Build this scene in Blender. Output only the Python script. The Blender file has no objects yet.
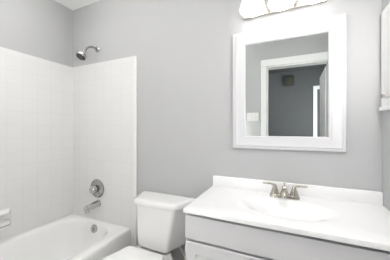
import bpy, bmesh, math
from mathutils import Vector, Matrix
C = bpy.context.scene.collection
S = bpy.context.scene

# ---------------------------------------------------------------- camera, world, light, exposure
cd = bpy.data.cameras.new('camera'); cam = bpy.data.objects.new('camera', cd); C.objects.link(cam)
cam.location = (1.9649, -1.3633, 1.2427)
cam.rotation_euler = (math.pi/2, 0, 0.4224)
cd.sensor_fit = 'HORIZONTAL'; cd.sensor_width = 36.0
cd.lens = 203.0254/390*36.0
cd.shift_y = -0.88/390
cd.clip_start = 0.02
S.camera = cam
w = bpy.data.worlds.new('world'); S.world = w; w.use_nodes = True
w.node_tree.nodes['Background'].inputs[0].default_value = (0.9, 0.95, 1, 1)
w.node_tree.nodes['Background'].inputs[1].default_value = 0.3
S.view_settings.view_transform = 'Standard'; S.view_settings.look = 'None'
S.view_settings.gamma = 1; S.view_settings.use_curve_mapping = False
S.view_settings.exposure = 0.16
SHADE_E = 2.4          # glow of the vanity lamp's glass shades
CEIL_FILL_E = 195.0            # glow of the bowl lamp added as ceiling fill
SCONCE_FILL_E = 15.0         # glow of the tall fill lamp added beside the door
RIGHT_FILL_E = 34.0          # glow of the short fill lamp added on the right wall
HALL_FILL_E = 32.0           # glow of the fill lamp added in the hallway

# added fill light, entering by a made-up window at the hallway's right-hand end
ld = bpy.data.lights.new('hallway_daylight', 'AREA'); lo = bpy.data.objects.new('hallway_daylight', ld); C.objects.link(lo)
ld.shape = 'RECTANGLE'; ld.size = 1.05; ld.size_y = 1.15; ld.energy = 45; ld.color = (0.97, 0.985, 1.0)
lo.location = (3.17, -2.27, 1.45); lo.rotation_euler = (0, math.radians(90), 0)

# ---------------------------------------------------------------- materials
def mat(name, col, rough=0.5, metal=0.0, spec=0.5, coat=0.0, emit=0.0, noise=0.0, nscale=60.0, bump=0.0):
    m = bpy.data.materials.new(name); m.use_nodes = True
    nt = m.node_tree; b = nt.nodes['Principled BSDF']
    b.inputs['Base Color'].default_value = (*col, 1)
    b.inputs['Roughness'].default_value = rough; b.inputs['Metallic'].default_value = metal
    b.inputs['Specular IOR Level'].default_value = spec
    b.inputs['Coat Weight'].default_value = coat; b.inputs['Coat Roughness'].default_value = 0.08
    if emit:
        b.inputs['Emission Color'].default_value = (1, 0.985, 0.965, 1)
        b.inputs['Emission Strength'].default_value = emit
    if noise or bump:
        tc = nt.nodes.new('ShaderNodeTexCoord'); n = nt.nodes.new('ShaderNodeTexNoise')
        n.inputs['Scale'].default_value = nscale; n.inputs['Detail'].default_value = 3
        nt.links.new(tc.outputs['Object'], n.inputs['Vector'])
        if noise:
            r = nt.nodes.new('ShaderNodeMapRange')
            r.inputs['To Min'].default_value = 1-noise; r.inputs['To Max'].default_value = 1+noise
            x = nt.nodes.new('ShaderNodeMix'); x.data_type = 'RGBA'; x.blend_type = 'MULTIPLY'
            x.inputs[0].default_value = 1; x.inputs[6].default_value = (*col, 1)
            nt.links.new(n.outputs['Fac'], r.inputs['Value'])
            nt.links.new(r.outputs['Result'], x.inputs[7]); nt.links.new(x.outputs[2], b.inputs['Base Color'])
        if bump:
            bp = nt.nodes.new('ShaderNodeBump'); bp.inputs['Strength'].default_value = bump
            bp.inputs['Distance'].default_value = 0.002
            nt.links.new(n.outputs['Fac'], bp.inputs['Height']); nt.links.new(bp.outputs['Normal'], b.inputs['Normal'])
    return m

def tile_mat(name, ax, offs, tile=0.1075, col=(0.79, 0.788, 0.782), grout=(0.735, 0.732, 0.725), mortar=0.0022, rough=0.22, zoffs=0.0, bump=0.18):
    """square tiles laid in world units; ax picks the two axes of the surface"""
    m = bpy.data.materials.new(name); m.use_nodes = True
    nt = m.node_tree; b = nt.nodes['Principled BSDF']; L = nt.links
    tc = nt.nodes.new('ShaderNodeTexCoord'); sp = nt.nodes.new('ShaderNodeSeparateXYZ')
    cb = nt.nodes.new('ShaderNodeCombineXYZ'); br = nt.nodes.new('ShaderNodeTexBrick')
    ad = nt.nodes.new('ShaderNodeVectorMath'); ad.operation = 'ADD'
    ad.inputs[1].default_value = (offs, zoffs, 0)
    L.new(tc.outputs['Object'], sp.inputs[0])
    L.new(sp.outputs[ax[0]], cb.inputs[0]); L.new(sp.outputs[ax[1]], cb.inputs[1])
    L.new(cb.outputs[0], ad.inputs[0]); L.new(ad.outputs[0], br.inputs['Vector'])
    br.offset = 0; br.squash = 1
    br.inputs['Scale'].default_value = 1
    br.inputs['Brick Width'].default_value = tile; br.inputs['Row Height'].default_value = tile
    br.inputs['Mortar Size'].default_value = mortar; br.inputs['Mortar Smooth'].default_value = 0.3
    br.inputs['Color1'].default_value = (*col, 1)
    br.inputs['Color2'].default_value = (*[c*0.985 for c in col], 1)
    br.inputs['Mortar'].default_value = (*grout, 1)
    L.new(br.outputs['Color'], b.inputs['Base Color'])
    b.inputs['Roughness'].default_value = rough
    bp = nt.nodes.new('ShaderNodeBump'); bp.invert = True; bp.inputs['Strength'].default_value = bump; bp.inputs['Distance'].default_value = 0.001
    L.new(br.outputs['Fac'], bp.inputs['Height']); L.new(bp.outputs['Normal'], b.inputs['Normal'])
    return m

M = {}
M['wall'] = mat('grey wall paint', (0.495, 0.498, 0.504), 0.6, spec=0.3, noise=0.01, nscale=9, bump=0.05)
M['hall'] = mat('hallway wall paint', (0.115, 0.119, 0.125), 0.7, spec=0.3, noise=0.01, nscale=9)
M['ceil'] = mat('white ceiling paint', (0.92, 0.92, 0.915), 0.8, spec=0.2, noise=0.02, nscale=120, bump=0.4)
M['trim'] = mat('white trim paint', (0.88, 0.88, 0.885), 0.35, noise=0.006, nscale=14)
M['mirrorframe'] = mat('white mirror frame', (0.68, 0.68, 0.70), 0.35, noise=0.004, nscale=20)
M['tile_left'] = tile_mat('white wall tile along the tub', (1, 2), 10*0.1075, zoffs=0.0145)
M['tile_back'] = tile_mat('white wall tile at the tub end', (0, 2), 0.0, zoffs=0.0145)
M['bull'] = mat('glazed bullnose tile', (0.89, 0.885, 0.875), 0.15, noise=0.004, nscale=12)
M['floor'] = tile_mat('beige floor tile', (0, 1), 5*0.305, tile=0.305, col=(0.74, 0.70, 0.63), grout=(0.58, 0.54, 0.48), mortar=0.005, rough=0.4)
M['tub'] = mat('white tub enamel', (0.92, 0.918, 0.91), 0.18, coat=0.3, noise=0.006, nscale=6)
M['china'] = mat('white vitreous china', (0.88, 0.88, 0.875), 0.12, coat=0.4, noise=0.004, nscale=8)
M['seat'] = mat('white plastic seat', (0.90, 0.90, 0.895), 0.25, noise=0.004, nscale=8)
M['marble'] = mat('white cultured marble', (0.90, 0.90, 0.905), 0.2, coat=0.2, noise=0.006, nscale=5)
M['cab'] = mat('white painted cabinet', (0.71, 0.71, 0.73), 0.4, noise=0.006, nscale=14)
M['chrome'] = mat('polished chrome', (0.55, 0.55, 0.55), 0.12, metal=1, noise=0.01, nscale=30)
M['dull'] = mat('dull chrome', (0.40, 0.40, 0.395), 0.22, metal=1, noise=0.02, nscale=40)
M['nickel'] = mat('brushed nickel', (0.56, 0.53, 0.48), 0.2, metal=1, noise=0.02, nscale=60)
M['dark'] = mat('dark rubber', (0.06, 0.06, 0.06), 0.5, noise=0.05, nscale=60)
M['shade'] = mat('glowing frosted glass', (0.9, 0.9, 0.88), 0.4, emit=SHADE_E, noise=0.004, nscale=20)
M['bulb'] = mat('lit bulb', (0.9, 0.9, 0.88), 0.4, emit=SHADE_E, noise=0.004, nscale=20)
M['dome'] = mat('lit diffuser', (0.9, 0.9, 0.88), 0.4, emit=CEIL_FILL_E, noise=0.004, nscale=20)
M['halldome'] = mat('lit hallway diffuser', (0.9, 0.9, 0.88), 0.4, emit=HALL_FILL_E, noise=0.004, nscale=20)
M['sconce'] = mat('lit opal tube', (0.9, 0.9, 0.88), 0.4, emit=SCONCE_FILL_E, noise=0.004, nscale=20)
M['sconce_right'] = mat('lit opal tube of the right wall', (0.9, 0.9, 0.88), 0.4, emit=RIGHT_FILL_E, noise=0.004, nscale=20)
M['glass'] = mat('silvered mirror glass', (0.80, 0.83, 0.81), 0.0, metal=1)
M['plastic'] = mat('white switch plastic', (0.82, 0.82, 0.82), 0.3, noise=0.004, nscale=30)
M['brass'] = mat('dull yellow chime cover', (0.055, 0.053, 0.026), 0.6, noise=0.08, nscale=40)
M['bronze'] = mat('grey chime case', (0.035, 0.036, 0.037), 0.5, noise=0.05, nscale=40)
M['hose'] = mat('braided steel hose', (0.72, 0.71, 0.68), 0.35, metal=1, noise=0.06, nscale=400)

# ---------------------------------------------------------------- helpers
def wloc(o):
    v = Vector((0, 0, 0))
    while o: v += o.location; o = o.parent
    return v
def obj(name, bm, m, parent=None, smooth=True, angle=40, origin=None):
    """links bm (world coordinates) as ONE mesh object"""
    bmesh.ops.recalc_face_normals(bm, faces=bm.faces[:])
    me = bpy.data.meshes.new(name); o = bpy.data.objects.new(name, me); C.objects.link(o)
    if parent: o.parent = parent
    if origin is not None: o.location = Vector(origin) - wloc(parent)
    bmesh.ops.translate(bm, verts=bm.verts[:], vec=-wloc(o))
    bm.to_mesh(me); bm.free()
    me.materials.append(m if not isinstance(m, str) else M[m])
    if smooth:
        for p in me.polygons: p.use_smooth = True
        me.set_sharp_from_angle(angle=math.radians(angle))
    return o
def thing(name, loc, label, cat, group=None):
    o = bpy.data.objects.new(name, None); C.objects.link(o); o.location = loc
    o.empty_display_size = 0.05
    return tag(o, label, cat, group)
def tag(o, label, cat, group=None):
    o['label'] = label; o['category'] = cat
    if group: o['group'] = group
    return o
def struct(name, bm, m, parent=None):
    o = obj(name, bm, m, parent, smooth=False)
    if not parent: o['kind'] = 'structure'
    return o
def box(bm, a, b, bev=0.0, seg=2):
    r = bmesh.ops.create_cube(bm, size=1); vs = r['verts']
    for v in vs:
        v.co = Vector([a[i]+(b[i]-a[i])*(v.co[i]+0.5) for i in range(3)])
    if bev:
        es = list({e for v in vs for e in v.link_edges})
        bmesh.ops.bevel(bm, geom=es, offset=bev, segments=seg, profile=0.5, affect='EDGES')
    return bm
def B(*args, **k): return box(bmesh.new(), *args, **k)
def loft(bm, rings, cap0=True, cap1=True, closed=True):
    vr = [[bm.verts.new(p) for p in r] for r in rings]; n = len(rings[0])
    for i in range(len(vr)-1):
        for j in range(n if closed else n-1):
            k = (j+1) % n
            bm.faces.new((vr[i][j], vr[i][k], vr[i+1][k], vr[i+1][j]))
    if cap0: bm.faces.new(vr[0][::-1])
    if cap1: bm.faces.new(vr[-1])
    return bm
def frame_of(d):
    d = Vector(d).normalized(); up = Vector((0, 0, 1)) if abs(d.z) < 0.95 else Vector((1, 0, 0))
    x = up.cross(d).normalized(); return x, d.cross(x), d
def lathe(bm, base, axis, prof, n=28, cap0=True, cap1=True):
    """prof: list of (distance along axis, radius)"""
    x, y, d = frame_of(axis); b = Vector(base)
    return loft(bm, [[b+d*t+(x*math.cos(2*math.pi*k/n)+y*math.sin(2*math.pi*k/n))*max(r, 1e-5) for k in range(n)] for t, r in prof], cap0, cap1)
def smooth_path(pts, sub=6):
    pts = [Vector(p) for p in pts]; out = []
    for i in range(len(pts)-1):
        p0 = pts[max(i-1, 0)]; p1 = pts[i]; p2 = pts[i+1]; p3 = pts[min(i+2, len(pts)-1)]
        for s in range(sub):
            t = s/sub
            out.append(0.5*((2*p1)+(p2-p0)*t+(2*p0-5*p1+4*p2-p3)*t*t+(3*p1-p0-3*p2+p3)*t**3))
    out.append(pts[-1]); return out
def tube(bm, pts, r, n=14, sub=6):
    P = smooth_path(pts, sub); rings = []
    x = None
    for i, p in enumerate(P):
        d = (P[min(i+1, len(P)-1)]-P[max(i-1, 0)]).normalized()
        if x is None: x, _, _ = frame_of(d)
        x = (x-d*x.dot(d)).normalized(); y = d.cross(x)
        rr = r if not callable(r) else r(i/(len(P)-1))
        rings.append([p+(x*math.cos(2*math.pi*k/n)+y*math.sin(2*math.pi*k/n))*rr for k in range(n)])
    return loft(bm, rings)
def rrect(x0, x1, y0, y1, r, z, n=8):
    """rounded rectangle ring, 4*n points"""
    out = []
    for cx, cy, a0 in ((x1-r, y1-r, 0), (x0+r, y1-r, 90), (x0+r, y0+r, 180), (x1-r, y0+r, 270)):
        for k in range(n):
            a = math.radians(a0+90*k/(n-1)); out.append(Vector((cx+r*math.cos(a), cy+r*math.sin(a), z)))
    return out
def rpoly(pts, r, z, n=6):
    """polygon (ccw) with rounded corners"""
    out = []; N = len(pts)
    for i in range(N):
        p = Vector(pts[i]); a = (Vector(pts[i-1])-p).normalized(); b = (Vector(pts[(i+1) % N])-p).normalized()
        half = a.angle(b)/2; t = min(r/math.tan(half), 0.45*min((Vector(pts[i-1])-p).length, (Vector(pts[(i+1) % N])-p).length))
        p0 = p+a*t; p1 = p+b*t
        for k in range(n):
            s = k/(n-1); q = p0*(1-s)**2+p*2*s*(1-s)+p1*s*s
            out.append(Vector((q.x, q.y, z)))
    return out

# ---------------------------------------------------------------- room shell
RW = 2.42; FY = -1.52; H = 2.44
HX0, HX1, HY = 0.70, 3.05, -3.30           # hallway beyond the door
DX0, DX1, DZ = 1.729, 2.42, 2.073         # door opening
struct('floor', B((-0.1, HY-0.1, -0.1), (HX1+0.1, 0.1, 0)), 'floor')
struct('ceiling', B((-0.1, FY-0.06, H), (HX1+0.1, 0.1, H+0.1)), 'ceil')
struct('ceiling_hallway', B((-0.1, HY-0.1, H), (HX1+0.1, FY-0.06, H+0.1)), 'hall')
struct('wall_back', B((-0.1, 0, 0), (RW+0.1, 0.1, H)), 'wall')
struct('wall_left', B((-0.1, FY-0.12, 0), (0, 0, H)), 'wall')
struct('wall_right', B((RW, FY, 0), (RW+0.1, 0, H)), 'wall')
bm = bmesh.new()
box(bm, (-0.1, FY-0.12, 0), (DX0, FY, H)); box(bm, (DX0, FY-0.12, DZ), (DX1, FY, H)); box(bm, (DX1, FY-0.12, 0), (HX1+0.1, FY, H))
struct('wall_front', bm, 'wall')
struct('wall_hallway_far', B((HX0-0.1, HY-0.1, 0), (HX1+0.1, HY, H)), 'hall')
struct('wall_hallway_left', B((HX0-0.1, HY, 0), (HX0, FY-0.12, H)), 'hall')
bm = bmesh.new(); wy0, wy1, wz0, wz1 = -2.80, -1.74, 0.85, 2.05
box(bm, (HX1, HY, 0), (HX1+0.1, wy0, H)); box(bm, (HX1, wy1, 0), (HX1+0.1, FY-0.12, H)); box(bm, (HX1, wy0, 0), (HX1+0.1, wy1, wz0)); box(bm, (HX1, wy0, wz1), (HX1+0.1, wy1, H))
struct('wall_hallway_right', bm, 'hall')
bm = bmesh.new()
for a, b in (((wy0, wz0), (wy0+0.04, wz1)), ((wy1-0.04, wz0), (wy1, wz1)), ((wy0, wz0), (wy1, wz0+0.04)), ((wy0, wz1-0.04), (wy1, wz1)), ((wy0, 1.435), (wy1, 1.465))):
    box(bm, (HX1+0.03, a[0], a[1]), (HX1+0.07, b[0], b[1]))
struct('window_1', bm, 'trim')  # unseen window, added to let the hallway fill light in

# tile surround of the tub, with bullnose edging
TT = 1.862; TR = 0.817; T = 0.008
struct('trim_1', B((0, FY, 0.0), (T, 0, TT)), 'tile_left')
struct('trim_2', B((T, -T, 0.0), (TR-0.03, 0, TT)), 'tile_back')
struct('trim_3', box(bmesh.new(), (TR-0.03, -T-0.003, 0.0), (TR, 0, TT), 0.0075, 4), 'bull')
for p in bpy.data.objects['trim_3'].data.polygons: p.use_smooth = True
# baseboards
bm = bmesh.new(); box(bm, (TR, -0.012, 0), (1.50, 0, 0.09), 0.003)
struct('baseboard_back', bm, 'trim')
bm = bmesh.new(); box(bm, (0.77, FY, 0), (DX0-0.078, FY+0.012, 0.09), 0.003)
struct('baseboard_front', bm, 'trim')

# door opening: casing on the room side, jamb lining, hinged leaf swung into the hallway
bm = bmesh.new()
box(bm, (DX0-0.077, FY, 0), (DX0-0.005, FY+0.016, DZ+0.005), 0.004)
box(bm, (DX0-0.077, FY, DZ+0.005), (RW, FY+0.016, DZ+0.095), 0.004)
struct('trim_4', bm, 'trim')
bm = bmesh.new()
box(bm, (DX0-0.002, FY-0.122, 0), (DX0+0.012, FY+0.004, DZ)); box(bm, (DX0, FY-0.122, DZ-0.012), (DX1, FY+0.004, DZ+0.002))
struct('trim_5', bm, 'trim')
bm = B((-0.035, -0.66, 0.01), (0, 0, 2.035), 0.002)
dl = struct('door_1', bm, 'trim')
dl.location = (2.45, FY-0.135, 0); dl.rotation_euler = (0, 0, math.radians(2))
bm = lathe(bmesh.new(), (-0.035, -0.60, 0.96), (-1, 0, 0), [(0, 0.03), (0.008, 0.03), (0.012, 0.012), (0.035, 0.012), (0.04, 0.026), (0.06, 0.026), (0.066, 0.01)])
k = obj('door_handle', bm, 'nickel'); k.parent = dl
# casing of the next door along the hallway
bm = bmesh.new()
box(bm, (2.452, HY, 0), (2.522, HY+0.016, 2.10), 0.004); box(bm, (2.522, HY, 2.03), (HX1, HY+0.016, 2.10), 0.004)
struct('trim_6', bm, 'trim')
bm = bmesh.new(); box(bm, (HX0, HY, 0), (2.452, HY+0.012, 0.09), 0.003)
struct('baseboard_hallway', bm, 'trim')

# ---------------------------------------------------------------- bathtub
t = thing('bathtub', (0.38, -0.76, 0), 'white enamelled alcove bathtub along the tiled left wall', 'bathtub')
RZ = 0.3985; X0, X1, Y0, Y1 = T+0.0005, 0.756, FY+0.001, -T-0.0005
rings = [rrect(X0, X1+0.012, Y0, Y1, 0.005, 0.0),
         rrect(X0, X1+0.010, Y0, Y1, 0.005, 0.05),
         rrect(X0, X1+0.002, Y0, Y1, 0.005, RZ-0.06),
         rrect(X0, X1, Y0, Y1, 0.008, RZ-0.022),
         rrect(X0, X1-0.004, Y0, Y1, 0.010, RZ-0.008),
         rrect(X0, X1-0.011, Y0, Y1, 0.012, RZ-0.001),
         rrect(X0+0.01, X1-0.02, Y0+0.01, Y1-0.008, 0.02, RZ),
         rrect(0.048, 0.668, -1.47, -0.042, 0.20, RZ-0.002),
         rrect(0.056, 0.660, -1.465, -0.048, 0.20, RZ-0.008),
         rrect(0.063, 0.653, -1.458, -0.055, 0.20, RZ-0.022),
         rrect(0.070, 0.645, -1.44, -0.062, 0.195, RZ-0.06),
         rrect(0.085, 0.625, -1.38, -0.085, 0.19, RZ-0.17),
         rrect(0.10, 0.605, -1.28, -0.115, 0.18, RZ-0.29),
         rrect(0.14, 0.565, -1.20, -0.155, 0.15, RZ-0.33),
         rrect(0.20, 0.50, -1.10, -0.23, 0.12, RZ-0.34)]
obj('tub_shell', loft(bmesh.new(), rings), 'tub', t, angle=60)
ax = Vector((0, -1, 0.20)).normalized(); oc = Vector((0.385, -0.066, 0.345))
op = obj('overflow_plate', lathe(bmesh.new(), oc, ax, [(-0.01, 0.034), (0.004, 0.036), (0.009, 0.033), (0.012, 0.024), (0.012, 0.0)], cap1=True), 'dull', t)
bm = bmesh.new(); tube(bm, [oc+ax*0.010, oc+ax*0.022+Vector((0, 0, -0.004)), oc+ax*0.026+Vector((0.006, 0, -0.016))], 0.006)
lathe(bm, oc, ax, [(0.008, 0.010), (0.018, 0.010), (0.020, 0.006)])
obj('trip_lever', bm, 'chrome', op)
obj('drain', lathe(bmesh.new(), (0.36, -0.33, RZ-0.34), (0, 0, 1), [(-0.002, 0.035), (0.003, 0.035), (0.005, 0.028), (0.004, 0.0)]), 'chrome', t)

# tub spout, mixing valve, shower head
v = thing('tub_spout', (0.35, -T, 0.55), 'chrome tub spout with downturned nose below the round valve', 'tub spout')
sx = 0.372
bm = tube(bmesh.new(), [(sx, -T, 0.553), (sx, -0.03, 0.553), (sx, -0.075, 0.550), (sx, -0.120, 0.545), (sx, -0.138, 0.541)],
          lambda s: 0.032-0.006*s, n=20)
lathe(bm, (sx, -0.122, 0.540), (0, -0.12, -1), [(-0.012, 0.018), (0.0, 0.022), (0.026, 0.022), (0.030, 0.020), (0.030, 0.016)])
obj('spout_body', bm, 'chrome', v)
obj('wall_flange', lathe(bmesh.new(), (sx, -T, 0.553), (0, -1, 0), [(0, 0.033), (0.006, 0.033), (0.010, 0.029)]), 'dull', v)

v = thing('shower_valve', (0.358, -T, 0.69), 'round chrome mixing valve with knob on the tiled end wall', 'shower valve')
vc = (0.358, -T, 0.690)
obj('escutcheon', lathe(bmesh.new(), vc, (0, -1, 0), [(0, 0.086), (0.004, 0.086), (0.010, 0.081), (0.013, 0.066), (0.014, 0.056), (0.018, 0.052), (0.020, 0.040), (0.020, 0)], n=40), 'dull', v)
kn = lathe(bmesh.new(), (0.358, -T-0.018, 0.690), (0, -1, 0), [(0, 0.026), (0.014, 0.026), (0.018, 0.036), (0.040, 0.034), (0.048, 0.029), (0.052, 0.016), (0.053, 0)], n=32)
kh = obj('valve_knob', kn, 'chrome', v)
bm = B((0.358-0.007, -T-0.064, 0.682), (0.358+0.007, -T-0.05, 0.722), 0.004)
bmesh.ops.rotate(bm, verts=bm.verts[:], cent=Vector((0.358, -T-0.05, 0.69)), matrix=Matrix.Rotation(math.radians(35), 3, 'Y'))
obj('pointer', bm, 'chrome', kh)

v = thing('wall_shower', (0.352, 0, 1.99), 'chrome shower head on a curved arm high on the end wall', 'shower')
obj('arm_flange', lathe(bmesh.new(), (0.352, 0, 1.990), (0, -1, 0), [(0, 0.030), (0.004, 0.030), (0.010, 0.022), (0.014, 0.012)]), 'dull', v)
obj('shower_arm', tube(bmesh.new(), [(0.352, 0.0, 1.990), (0.352, -0.03, 1.992), (0.352, -0.067, 1.989), (0.352, -0.104, 1.970), (0.352, -0.138, 1.930)], 0.0095), 'dull', v)
hb = Vector((0.352, -0.136, 1.932)); hx = Vector((0.05, -0.50, -0.86)).normalized()
hd = obj('spray_head', lathe(bmesh.new(), hb, hx, [(-0.004, 0.011), (0.006, 0.017), (0.020, 0.018), (0.026, 0.013), (0.034, 0.020), (0.048, 0.035), (0.056, 0.041), (0.074, 0.042), (0.080, 0.039)], n=36), 'chrome', v)
fp = lathe(bmesh.new(), hb, hx, [(0.077, 0.038), (0.082, 0.037), (0.086, 0.030), (0.084, 0.020), (0.088, 0.016), (0.088, 0)], n=36)
obj('spray_face', fp, 'dark', hd)

# soap dish on the left wall
sd = thing('soap_dish', (T, -0.585, 0.55), 'white ceramic soap dish with grab bar on left tile wall', 'soap dish')
sy0, sy1 = -0.665, -0.522
obj('back_plate', B((T, sy0-0.004, 0.475), (T+0.012, sy1+0.004, 0.635), 0.005, 3), 'china', sd)
bm = bmesh.new()
def dish_ring(x, zt, zb, y0, y1): return [Vector((x, y0, zb)), Vector((x, y1, zb)), Vector((x, y1, zt)), Vector((x, y0, zt))]
loft(bm, [dish_ring(T+0.006, 0.560, 0.500, sy0+0.006, sy1-0.006), dish_ring(T+0.045, 0.560, 0.515, sy0+0.010, sy1-0.010),
          dish_ring(T+0.075, 0.562, 0.530, sy0+0.020, sy1-0.020), dish_ring(T+0.088, 0.563, 0.540, sy0+0.032, sy1-0.032)])
bmesh.ops.bevel(bm, geom=bm.edges[:], offset=0.004, segments=2, affect='EDGES')
obj('tray', bm, 'china', sd)
bm = bmesh.new()
loft(bm, [dish_ring(T+0.006, 0.630, 0.592, sy0-0.006, sy1+0.006), dish_ring(T+0.045, 0.632, 0.600, sy0+0.004, sy1-0.008),
          dish_ring(T+0.072, 0.630, 0.606, sy0+0.018, sy1-0.024), dish_ring(T+0.082, 0.625, 0.611, sy0+0.032, sy1-0.042)])
bmesh.ops.bevel(bm, geom=bm.edges[:], offset=0.004, segments=2, affect='EDGES')
obj('grab_bar', bm, 'china', sd)

# ---------------------------------------------------------------- toilet
TX = 1.13
t = thing('toilet', (TX, -0.3, 0), 'white two-piece toilet with closed lid between tub and vanity', 'toilet')
def egg(cx, yb, yf, hw, z, n=36, pw=2.3, flat=0.0):
    """plan of a bowl: squarish at the back, elongated at the front"""
    out = []; ym = yb+(yf-yb)*0.42
    for k in range(n):
        a = 2*math.pi*k/n; c, s = math.cos(a), math.sin(a)
        e = 2/ (pw if s < 0 else 2.9)
        x = cx+hw*math.copysign(abs(c)**(2/2.3), c)*(1-0.42*min(1, 2.2*s*s) if s > 0 else 1)
        y = ym+(yb-ym)*abs(s)**e if s > 0 else ym-(ym-yf)*abs(s)**e
        out.append(Vector((x, y, z)))
    return out
rings = [egg(TX, -0.12, -0.56, 0.115, 0.0), egg(TX, -0.12, -0.55, 0.108, 0.03), egg(TX, -0.13, -0.52, 0.100, 0.14),
         egg(TX, -0.11, -0.58, 0.125, 0.23), egg(TX-0.004, -0.08, -0.68, 0.165, 0.32), egg(TX-0.004, -0.06, -0.73, 0.190, 0.375),
         egg(TX-0.004, -0.06, -0.735, 0.192, 0.388), egg(TX-0.004, -0.064, -0.73, 0.187, 0.396), egg(TX-0.004, -0.075, -0.70, 0.16, 0.3985)]
obj('bowl', loft(bmesh.new(), rings), 'china', t, angle=60)
def lidplan(z, g=0.0, n=60):
    # straight hinge edge at the back, widening quickly to an elongated front
    cx = 1.126; half = [(-0.276, 0.118), (-0.284, 0.138), (-0.306, 0.150), (-0.35, 0.160), (-0.41, 0.178), (-0.47, 0.194), (-0.54, 0.200), (-0.61, 0.186), (-0.68, 0.145), (-0.73, 0.076), (-0.745, 0.0)]
    pts = smooth_path([(h, y, 0) for y, h in half], 4)
    L = [Vector((cx+max(p.x-g, 0), p.y+(g if p.y < -0.5 else -g*(1 if p.y > -0.3 else 0)), z)) for p in pts]
    R = [Vector((2*cx-p.x, p.y, z)) for p in L[:-1]][::-1]
    return L+R
obj('seat', loft(bmesh.new(), [lidplan(0.398, 0.01), lidplan(0.401, 0.004), lidplan(0.430, 0.003), lidplan(0.432, 0.010)]), 'seat', t, angle=50)
obj('lid', loft(bmesh.new(), [lidplan(0.4325, 0.006), lidplan(0.436, 0.0), lidplan(0.444, 0.0), lidplan(0.449, 0.004), lidplan(0.4515, 0.014), lidplan(0.453, 0.05)]), 'seat', t, angle=50)
for s in (-1, 1):
    obj('hinge', B((1.126+s*0.075-0.024, -0.292, 0.396), (1.126+s*0.075+0.024, -0.258, 0.440), 0.008, 3), 'seat', t)
def tankplan(z, hf, hb, yf, cx, r=0.034, yb=-0.03):
    return rpoly([(cx-hb, yb), (cx-hf, yf), (cx+hf, yf), (cx+hb, yb)], r, z, n=9)
rings = [tankplan(0.406, 0.095, 0.175, -0.195, 1.118), tankplan(0.409, 0.108, 0.188, -0.208, 1.118), tankplan(0.415, 0.115, 0.195, -0.214, 1.119), tankplan(0.429, 0.120, 0.200, -0.217, 1.120),
         tankplan(0.50, 0.132, 0.208, -0.218, 1.127), tankplan(0.60, 0.144, 0.216, -0.218, 1.134), tankplan(0.712, 0.157, 0.222, -0.217, 1.141)]
obj('tank', loft(bmesh.new(), rings), 'china', t, angle=50)
obj('gasket', lathe(bmesh.new(), (1.118, -0.12, 0.396), (0, 0, 1), [(0, 0.045), (0.014, 0.045)]), 'dark', t)
def lidr(z, g): return tankplan(z, 0.170-g*0.8, 0.245-g, -0.234+g, 1.143, 0.026, -0.022-g)
obj('tank_lid', loft(bmesh.new(), [lidr(0.710, 0.010), lidr(0.713, 0.003), lidr(0.718, 0.0), lidr(0.737, 0.0), lidr(0.745, 0.004), lidr(0.750, 0.014), lidr(0.752, 0.04)]), 'china', t, angle=50)

# water supply for the toilet tank
v = thing('water_supply_line', (1.30, 0, 0.18), 'thin braided hose rising to the right underside of the toilet tank', 'water line')
bm = lathe(bmesh.new(), (1.30, 0, 0.18), (0, -1, 0), [(0, 0.03), (0.004, 0.03), (0.008, 0.012), (0.05, 0.012), (0.052, 0.018), (0.085, 0.018), (0.09, 0.01)])
obj('stop_valve', bm, 'chrome', v)
obj('hose', tube(bmesh.new(), [(1.300, -0.07, 0.19), (1.322, -0.082, 0.26), (1.312, -0.085, 0.34), (1.268, -0.085, 0.401)], 0.007), 'hose', v)

# ---------------------------------------------------------------- vanity cabinet
VX0, VX1, VY = 1.506, 2.418, -0.432
t = thing('vanity_cabinet', (1.96, -0.22, 0), 'white vanity cabinet with long top panel and doors under white counter', 'cabinet')
bm = bmesh.new(); yf = VY+0.05
for a, b in (((VX0, yf, 0.09), (VX0+0.016, -0.002, 0.829)), ((VX1-0.016, yf, 0.09), (VX1, -0.002, 0.829)), ((VX0+0.016, yf, 0.09), (VX1-0.016, -0.002, 0.106)),
             ((VX0+0.016, -0.010, 0.106), (VX1-0.016, -0.002, 0.829)), ((VX0+0.016, yf, 0.70), (VX1-0.016, yf+0.018, 0.80)), ((VX0+0.016, yf+0.02, 0), (VX1-0.016, yf+0.036, 0.09)),
             ((1.955, yf, 0.106), (1.973, yf+0.018, 0.70))):
    box(bm, a, b)
obj('carcass', bm, 'cab', t, smooth=False)
obj('top_panel', B((VX0-0.006, VY-0.018, 0.694), (VX1, VY+0.0505, 0.8105), 0.0025, 3), 'cab', t)
def door(x0, x1, z0, z1):
    # routed door: outer slab, stepped groove, raised field
    y = VY-0.018; bm = bmesh.new()
    def ring(g, yy, r=0.002): return [Vector((p.x, yy, p.y)) for p in rrect(x0+g, x1-g, z0+g, z1-g, max(r, 0.001), 0, 5)]
    loft(bm, [ring(0, VY+0.0505), ring(0, y+0.003), ring(0.003, y), ring(0.055, y, 0.010), ring(0.059, y+0.006, 0.010), ring(0.064, y+0.007, 0.010), ring(0.082, y+0.001, 0.006), ring(0.09, y, 0.004)])
    return bm
for x0, x1, hx_ in ((VX0-0.006, 1.962, 1.935), (1.966, VX1, 1.993)):
    d = obj('door', door(x0, x1, 0.10, 0.682), 'cab', t, angle=25)
    obj('knob', lathe(bmesh.new(), (hx_, VY-0.018, 0.56), (0, -1, 0), [(0, 0.008), (0.010, 0.006), (0.014, 0.013), (0.022, 0.014), (0.027, 0.008), (0.028, 0)]), 'nickel', d)

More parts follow.
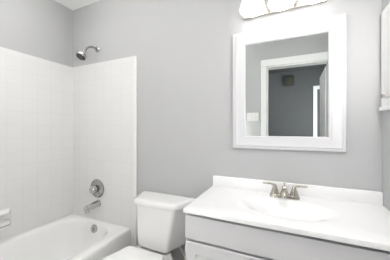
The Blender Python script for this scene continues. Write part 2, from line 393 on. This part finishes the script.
# one-piece top with oval basin
t = thing('washbasin_counter', (1.96, -0.23, 0.83), 'glossy white one-piece counter with oval basin and backsplash', 'counter')
bm = bmesh.new(); CX0, CX1, CY0, CY1, CZ = 1.498, 2.419, -0.468, -0.001, 0.850
bx, by, ra, rb = 1.962, -0.250, 0.212, 0.124
N = 96
def basin(f, z): return [Vector((bx+ra*f*math.cos(2*math.pi*k/N), by+rb*f*math.sin(2*math.pi*k/N), z)) for k in range(N)]
def edge(g, z):
    out = []
    for k in range(N):
        c, s = math.cos(2*math.pi*k/N)*ra, math.sin(2*math.pi*k/N)*rb
        xs = ((CX1-g-bx) if c > 0 else (CX0+g-bx)); ys = ((CY1-bx*0-by) if s > 0 else (CY0+g-by))
        f = min(xs/c if abs(c) > 1e-6 else 1e9, ys/s if abs(s) > 1e-6 else 1e9)
        out.append(Vector((bx+c*f, by+s*f, z)))
    return out
def snap(r, g, z):   # put the ring's nearest points on the rectangle's corners
    for x, y in ((CX0+g, CY0+g), (CX1-g, CY0+g), (CX0+g, CY1), (CX1-g, CY1)):
        q = min(r, key=lambda p: (p.x-x)**2+(p.y-y)**2); q.x, q.y = x, y
    return r
prof = [(1.12, 0), (1.06, -0.0008), (1.0, -0.003), (0.94, -0.0068), (0.87, -0.012), (0.79, -0.0195), (0.70, -0.030), (0.60, -0.042), (0.49, -0.054), (0.37, -0.064), (0.25, -0.070), (0.13, -0.072)]
rings = [snap(edge(0.02, 0.829), 0.02, 0), snap(edge(0.0, 0.829), 0, 0), snap(edge(0, 0.8488), 0, 0), snap(edge(0.0006, 0.8497), 0.0006, 0), snap(edge(0.002, CZ), 0.002, 0)] + [basin(f, CZ+z) for f, z in prof]
obj('countertop', loft(bm, rings, cap0=False), 'marble', t, angle=50)
obj('backsplash', B((CX0, -0.022, CZ-0.002), (CX1, -0.0015, 0.9187), 0.004, 3), 'marble', t)
obj('drain', lathe(bmesh.new(), (bx, by, CZ-0.072), (0, 0, 1), [(-0.001, 0.024), (0.002, 0.024), (0.003, 0.018), (0.003, 0)]), 'marble', t)

# faucet
fx, fy = 1.955, -0.086
t = thing('faucet', (fx, fy, CZ), 'brushed nickel two-handle faucet behind the oval basin', 'faucet')
bm = loft(bmesh.new(), [rrect(fx-0.080, fx+0.080, fy-0.027, fy+0.027, 0.026, CZ), rrect(fx-0.080, fx+0.080, fy-0.027, fy+0.027, 0.026, CZ+0.010), rrect(fx-0.074, fx+0.074, fy-0.022, fy+0.022, 0.021, CZ+0.018)])
obj('base_plate', bm, 'nickel', t)
for s in (-1, 1):
    hx_ = fx+s*0.051
    h = obj('handle', lathe(bmesh.new(), (hx_, fy, CZ+0.016), (0, 0, 1), [(0, 0.025), (0.004, 0.025), (0.010, 0.022), (0.026, 0.017), (0.040, 0.012), (0.050, 0.010), (0.055, 0.006)]), 'nickel', t)
    obj('lever', tube(bmesh.new(), [(hx_, fy, CZ+0.064), (hx_+s*0.020, fy, CZ+0.070), (hx_+s*0.045, fy-0.001, CZ+0.072), (hx_+s*0.066, fy-0.002, CZ+0.072)], lambda q: 0.0075-0.0025*q), 'nickel', h)
bm = lathe(bmesh.new(), (fx, fy, CZ+0.016), (0, 0, 1), [(0, 0.024), (0.006, 0.023), (0.020, 0.018), (0.036, 0.014), (0.048, 0.010), (0.052, 0.004)])
tube(bm, [(fx, fy, CZ+0.030), (fx, fy-0.028, CZ+0.046), (fx, fy-0.060, CZ+0.048), (fx, fy-0.088, CZ+0.038), (fx, fy-0.094, CZ+0.026)], lambda q: 0.015-0.004*q)
obj('spout', bm, 'nickel', t)
obj('lift_rod', lathe(bmesh.new(), (fx, fy+0.004, CZ+0.06), (0, 0, 1), [(0, 0.003), (0.012, 0.003), (0.014, 0.006), (0.020, 0.006), (0.023, 0.003)], n=12), 'nickel', t)

# ---------------------------------------------------------------- framed mirror
MX0, MX1, MZ0, MZ1 = 1.638, 2.264, 1.117, 1.874
t = thing('framed_mirror', (1.951, 0, 1.117), 'rectangular wall mirror in a wide white moulded frame above the counter', 'mirror')
prof = [(0.0, -0.001), (0.0, -0.017), (0.003, -0.021), (0.007, -0.022), (0.010, -0.0215), (0.014, -0.021), (0.0165, -0.0235), (0.020, -0.026), (0.024, -0.0255), (0.028, -0.0225), (0.034, -0.0205), (0.050, -0.0175), (0.062, -0.0165), (0.064, -0.0145), (0.067, -0.0145), (0.070, -0.0160), (0.076, -0.0150), (0.081, -0.010), (0.082, -0.004), (0.080, -0.001)]
bm = bmesh.new()
loft(bm, [[Vector((MX0+g, y, MZ0+g)), Vector((MX1-g, y, MZ0+g)), Vector((MX1-g, y, MZ1-g)), Vector((MX0+g, y, MZ1-g))] for g, y in prof], False, False)
obj('frame', bm, 'mirrorframe', t, angle=35)
obj('mirror_glass', B((MX0+0.078, -0.006, MZ0+0.078), (MX1-0.078, -0.002, MZ1-0.078)), 'glass', t, smooth=False)

# ---------------------------------------------------------------- vanity light
LX = 1.940
t = thing('vanity_light', (LX, 0, 1.97), 'lit vanity light with three white glass shades above the mirror', 'wall light')
obj('backplate', B((LX-0.238, -0.020, 1.964), (LX+0.238, -0.001, 2.09), 0.006, 3), 'nickel', t)
for i in range(3):
    x = LX+(i-1)*0.163; y = -0.098
    ar = obj('arm', tube(bmesh.new(), [(x, -0.02, 2.03), (x, -0.06, 2.045), (x, -0.09, 2.085), (x, y, 2.097)], 0.008), 'nickel', t)
    sh = obj('shade', lathe(bmesh.new(), (x, y, 2.097), (0, 0, -1), [(0, 0.022), (0.010, 0.034), (0.030, 0.045), (0.060, 0.056), (0.095, 0.066), (0.122, 0.073), (0.135, 0.072), (0.141, 0.066), (0.137, 0.062), (0.09, 0.055), (0.03, 0.040), (0.012, 0.02)], n=36), 'shade', t)
    obj('bulb', lathe(bmesh.new(), (x, y, 2.087), (0, 0, -1), [(0, 0.012), (0.03, 0.014), (0.06, 0.028), (0.085, 0.030), (0.10, 0.020), (0.105, 0.0)], n=24), 'bulb', sh)

# bowl lamp added out of view to bounce fill light off the ceiling
t = thing('ceiling_light', (0.75, -1.00, H), 'white bowl lamp throwing light up under the middle of the bathroom ceiling', 'ceiling light')
obj('canopy', lathe(bmesh.new(), (0.75, -1.00, H), (0, 0, -1), [(0, 0.06), (0.012, 0.06), (0.02, 0.010), (0.535, 0.010), (0.54, 0.02), (0.545, 0.02)], n=32), 'nickel', t)
obj('bowl', lathe(bmesh.new(), (0.75, -1.00, H-0.62), (0, 0, 1), [(0, 0.0), (0.004, 0.06), (0.02, 0.11), (0.06, 0.15), (0.16, 0.19), (0.162, 0.186), (0.065, 0.143), (0.05, 0.10), (0.05, 0.0)], n=40), 'trim', t)
obj('diffuser', lathe(bmesh.new(), (0.75, -1.00, H-0.565), (0, 0, 1), [(0, 0.105), (0.008, 0.10), (0.014, 0.06), (0.016, 0.0)], n=40), 'dome', t)

t = thing('ceiling_light', (1.6, -2.2, H), 'round flush ceiling lamp in the hallway outside the bathroom door', 'ceiling light')  # hallway lamp added as fill through the door, out of view
obj('canopy', lathe(bmesh.new(), (1.6, -2.2, H), (0, 0, -1), [(0, 0.17), (0.02, 0.17), (0.025, 0.155)], n=40), 'nickel', t)
obj('diffuser', lathe(bmesh.new(), (1.6, -2.2, H-0.022), (0, 0, -1), [(0, 0.155), (0.02, 0.15), (0.05, 0.12), (0.07, 0.07), (0.078, 0.0)], n=40), 'halldome', t)

t = thing('wall_sconce', (1.28, FY, 0.70), 'tall white cylinder wall lamp on the front wall facing the toilet', 'wall light')  # added behind the camera as low frontal fill
obj('wall_bracket', B((1.25, FY, 0.71), (1.31, FY+0.03, 1.29), 0.004), 'nickel', t)
obj('glass_tube', lathe(bmesh.new(), (1.28, FY+0.075, 0.70), (0, 0, 1), [(0, 0.03), (0.003, 0.048), (0.012, 0.052), (0.588, 0.052), (0.597, 0.048), (0.60, 0.03)], n=32), 'sconce', t)

t = thing('wall_sconce', (RW, -0.70, 1.50), 'short white cylinder wall lamp on the right wall past the vanity', 'wall light')  # added out of view to brighten the right side and tub apron
obj('wall_bracket', B((RW-0.02, -0.73, 1.51), (RW, -0.67, 1.89), 0.004), 'nickel', t)
obj('glass_tube', lathe(bmesh.new(), (RW-0.055, -0.70, 1.50), (0, 0, 1), [(0, 0.03), (0.003, 0.042), (0.012, 0.045), (0.388, 0.045), (0.397, 0.042), (0.40, 0.03)], n=32), 'sconce_right', t)

# ---------------------------------------------------------------- cabinet on the right wall
t = thing('medicine_cabinet', (RW, -0.2, 1.356), 'white recessed medicine cabinet on right wall beside the mirror', 'cabinet')
bm = bmesh.new(); my0, my1, mz0, mz1 = -0.40, -0.022, 1.356, 1.841
prof = [(0, 0.0), (0, 0.008), (0.004, 0.012), (0.02, 0.014), (0.036, 0.010), (0.04, 0.004), (0.038, 0.0)]
loft(bm, [[Vector((RW-d, my0+g, mz0+g)), Vector((RW-d, my1-g, mz0+g)), Vector((RW-d, my1-g, mz1-g)), Vector((RW-d, my0+g, mz1-g))] for g, d in prof], False, False)
obj('frame', bm, 'trim', t)
dd = obj('door', B((RW-0.012, my0+0.042, mz0+0.042), (RW-0.0005, my1-0.042, mz1-0.042), 0.003), 'trim', t)
obj('knob', lathe(bmesh.new(), (RW-0.012, -0.082, 1.405), (-1, 0, 0), [(0, 0.006), (0.008, 0.005), (0.011, 0.010), (0.018, 0.010), (0.021, 0)]), 'nickel', dd)
obj('ledge', B((RW-0.022, my0-0.01, mz0-0.022), (RW-0.0005, my1-0.006, mz0+0.001), 0.005, 3), 'trim', t)

# ---------------------------------------------------------------- things seen in the mirror
t = thing('light_switch', (1.545, FY, 1.354), 'white triple light switch plate beside the door, seen in the mirror', 'light switch')
obj('cover_plate', B((1.468, FY, 1.354), (1.622, FY+0.006, 1.468), 0.003, 3), 'plastic', t)
for i in range(3):
    x = 1.545+(i-1)*0.046
    obj('toggle', B((x-0.016, FY+0.004, 1.378), (x+0.016, FY+0.010, 1.444), 0.003, 2), 'plastic', t)
t = thing('door_chime', (2.017, HY, 2.15), 'square yellowish door chime box high on hallway wall in mirror', 'door chime')
obj('case', B((1.922, HY, 2.142), (2.112, HY+0.045, 2.342), 0.008, 3), 'bronze', t)
obj('cover', B((1.965, HY+0.04, 2.165), (2.069, HY+0.053, 2.319), 0.006, 3), 'brass', t)
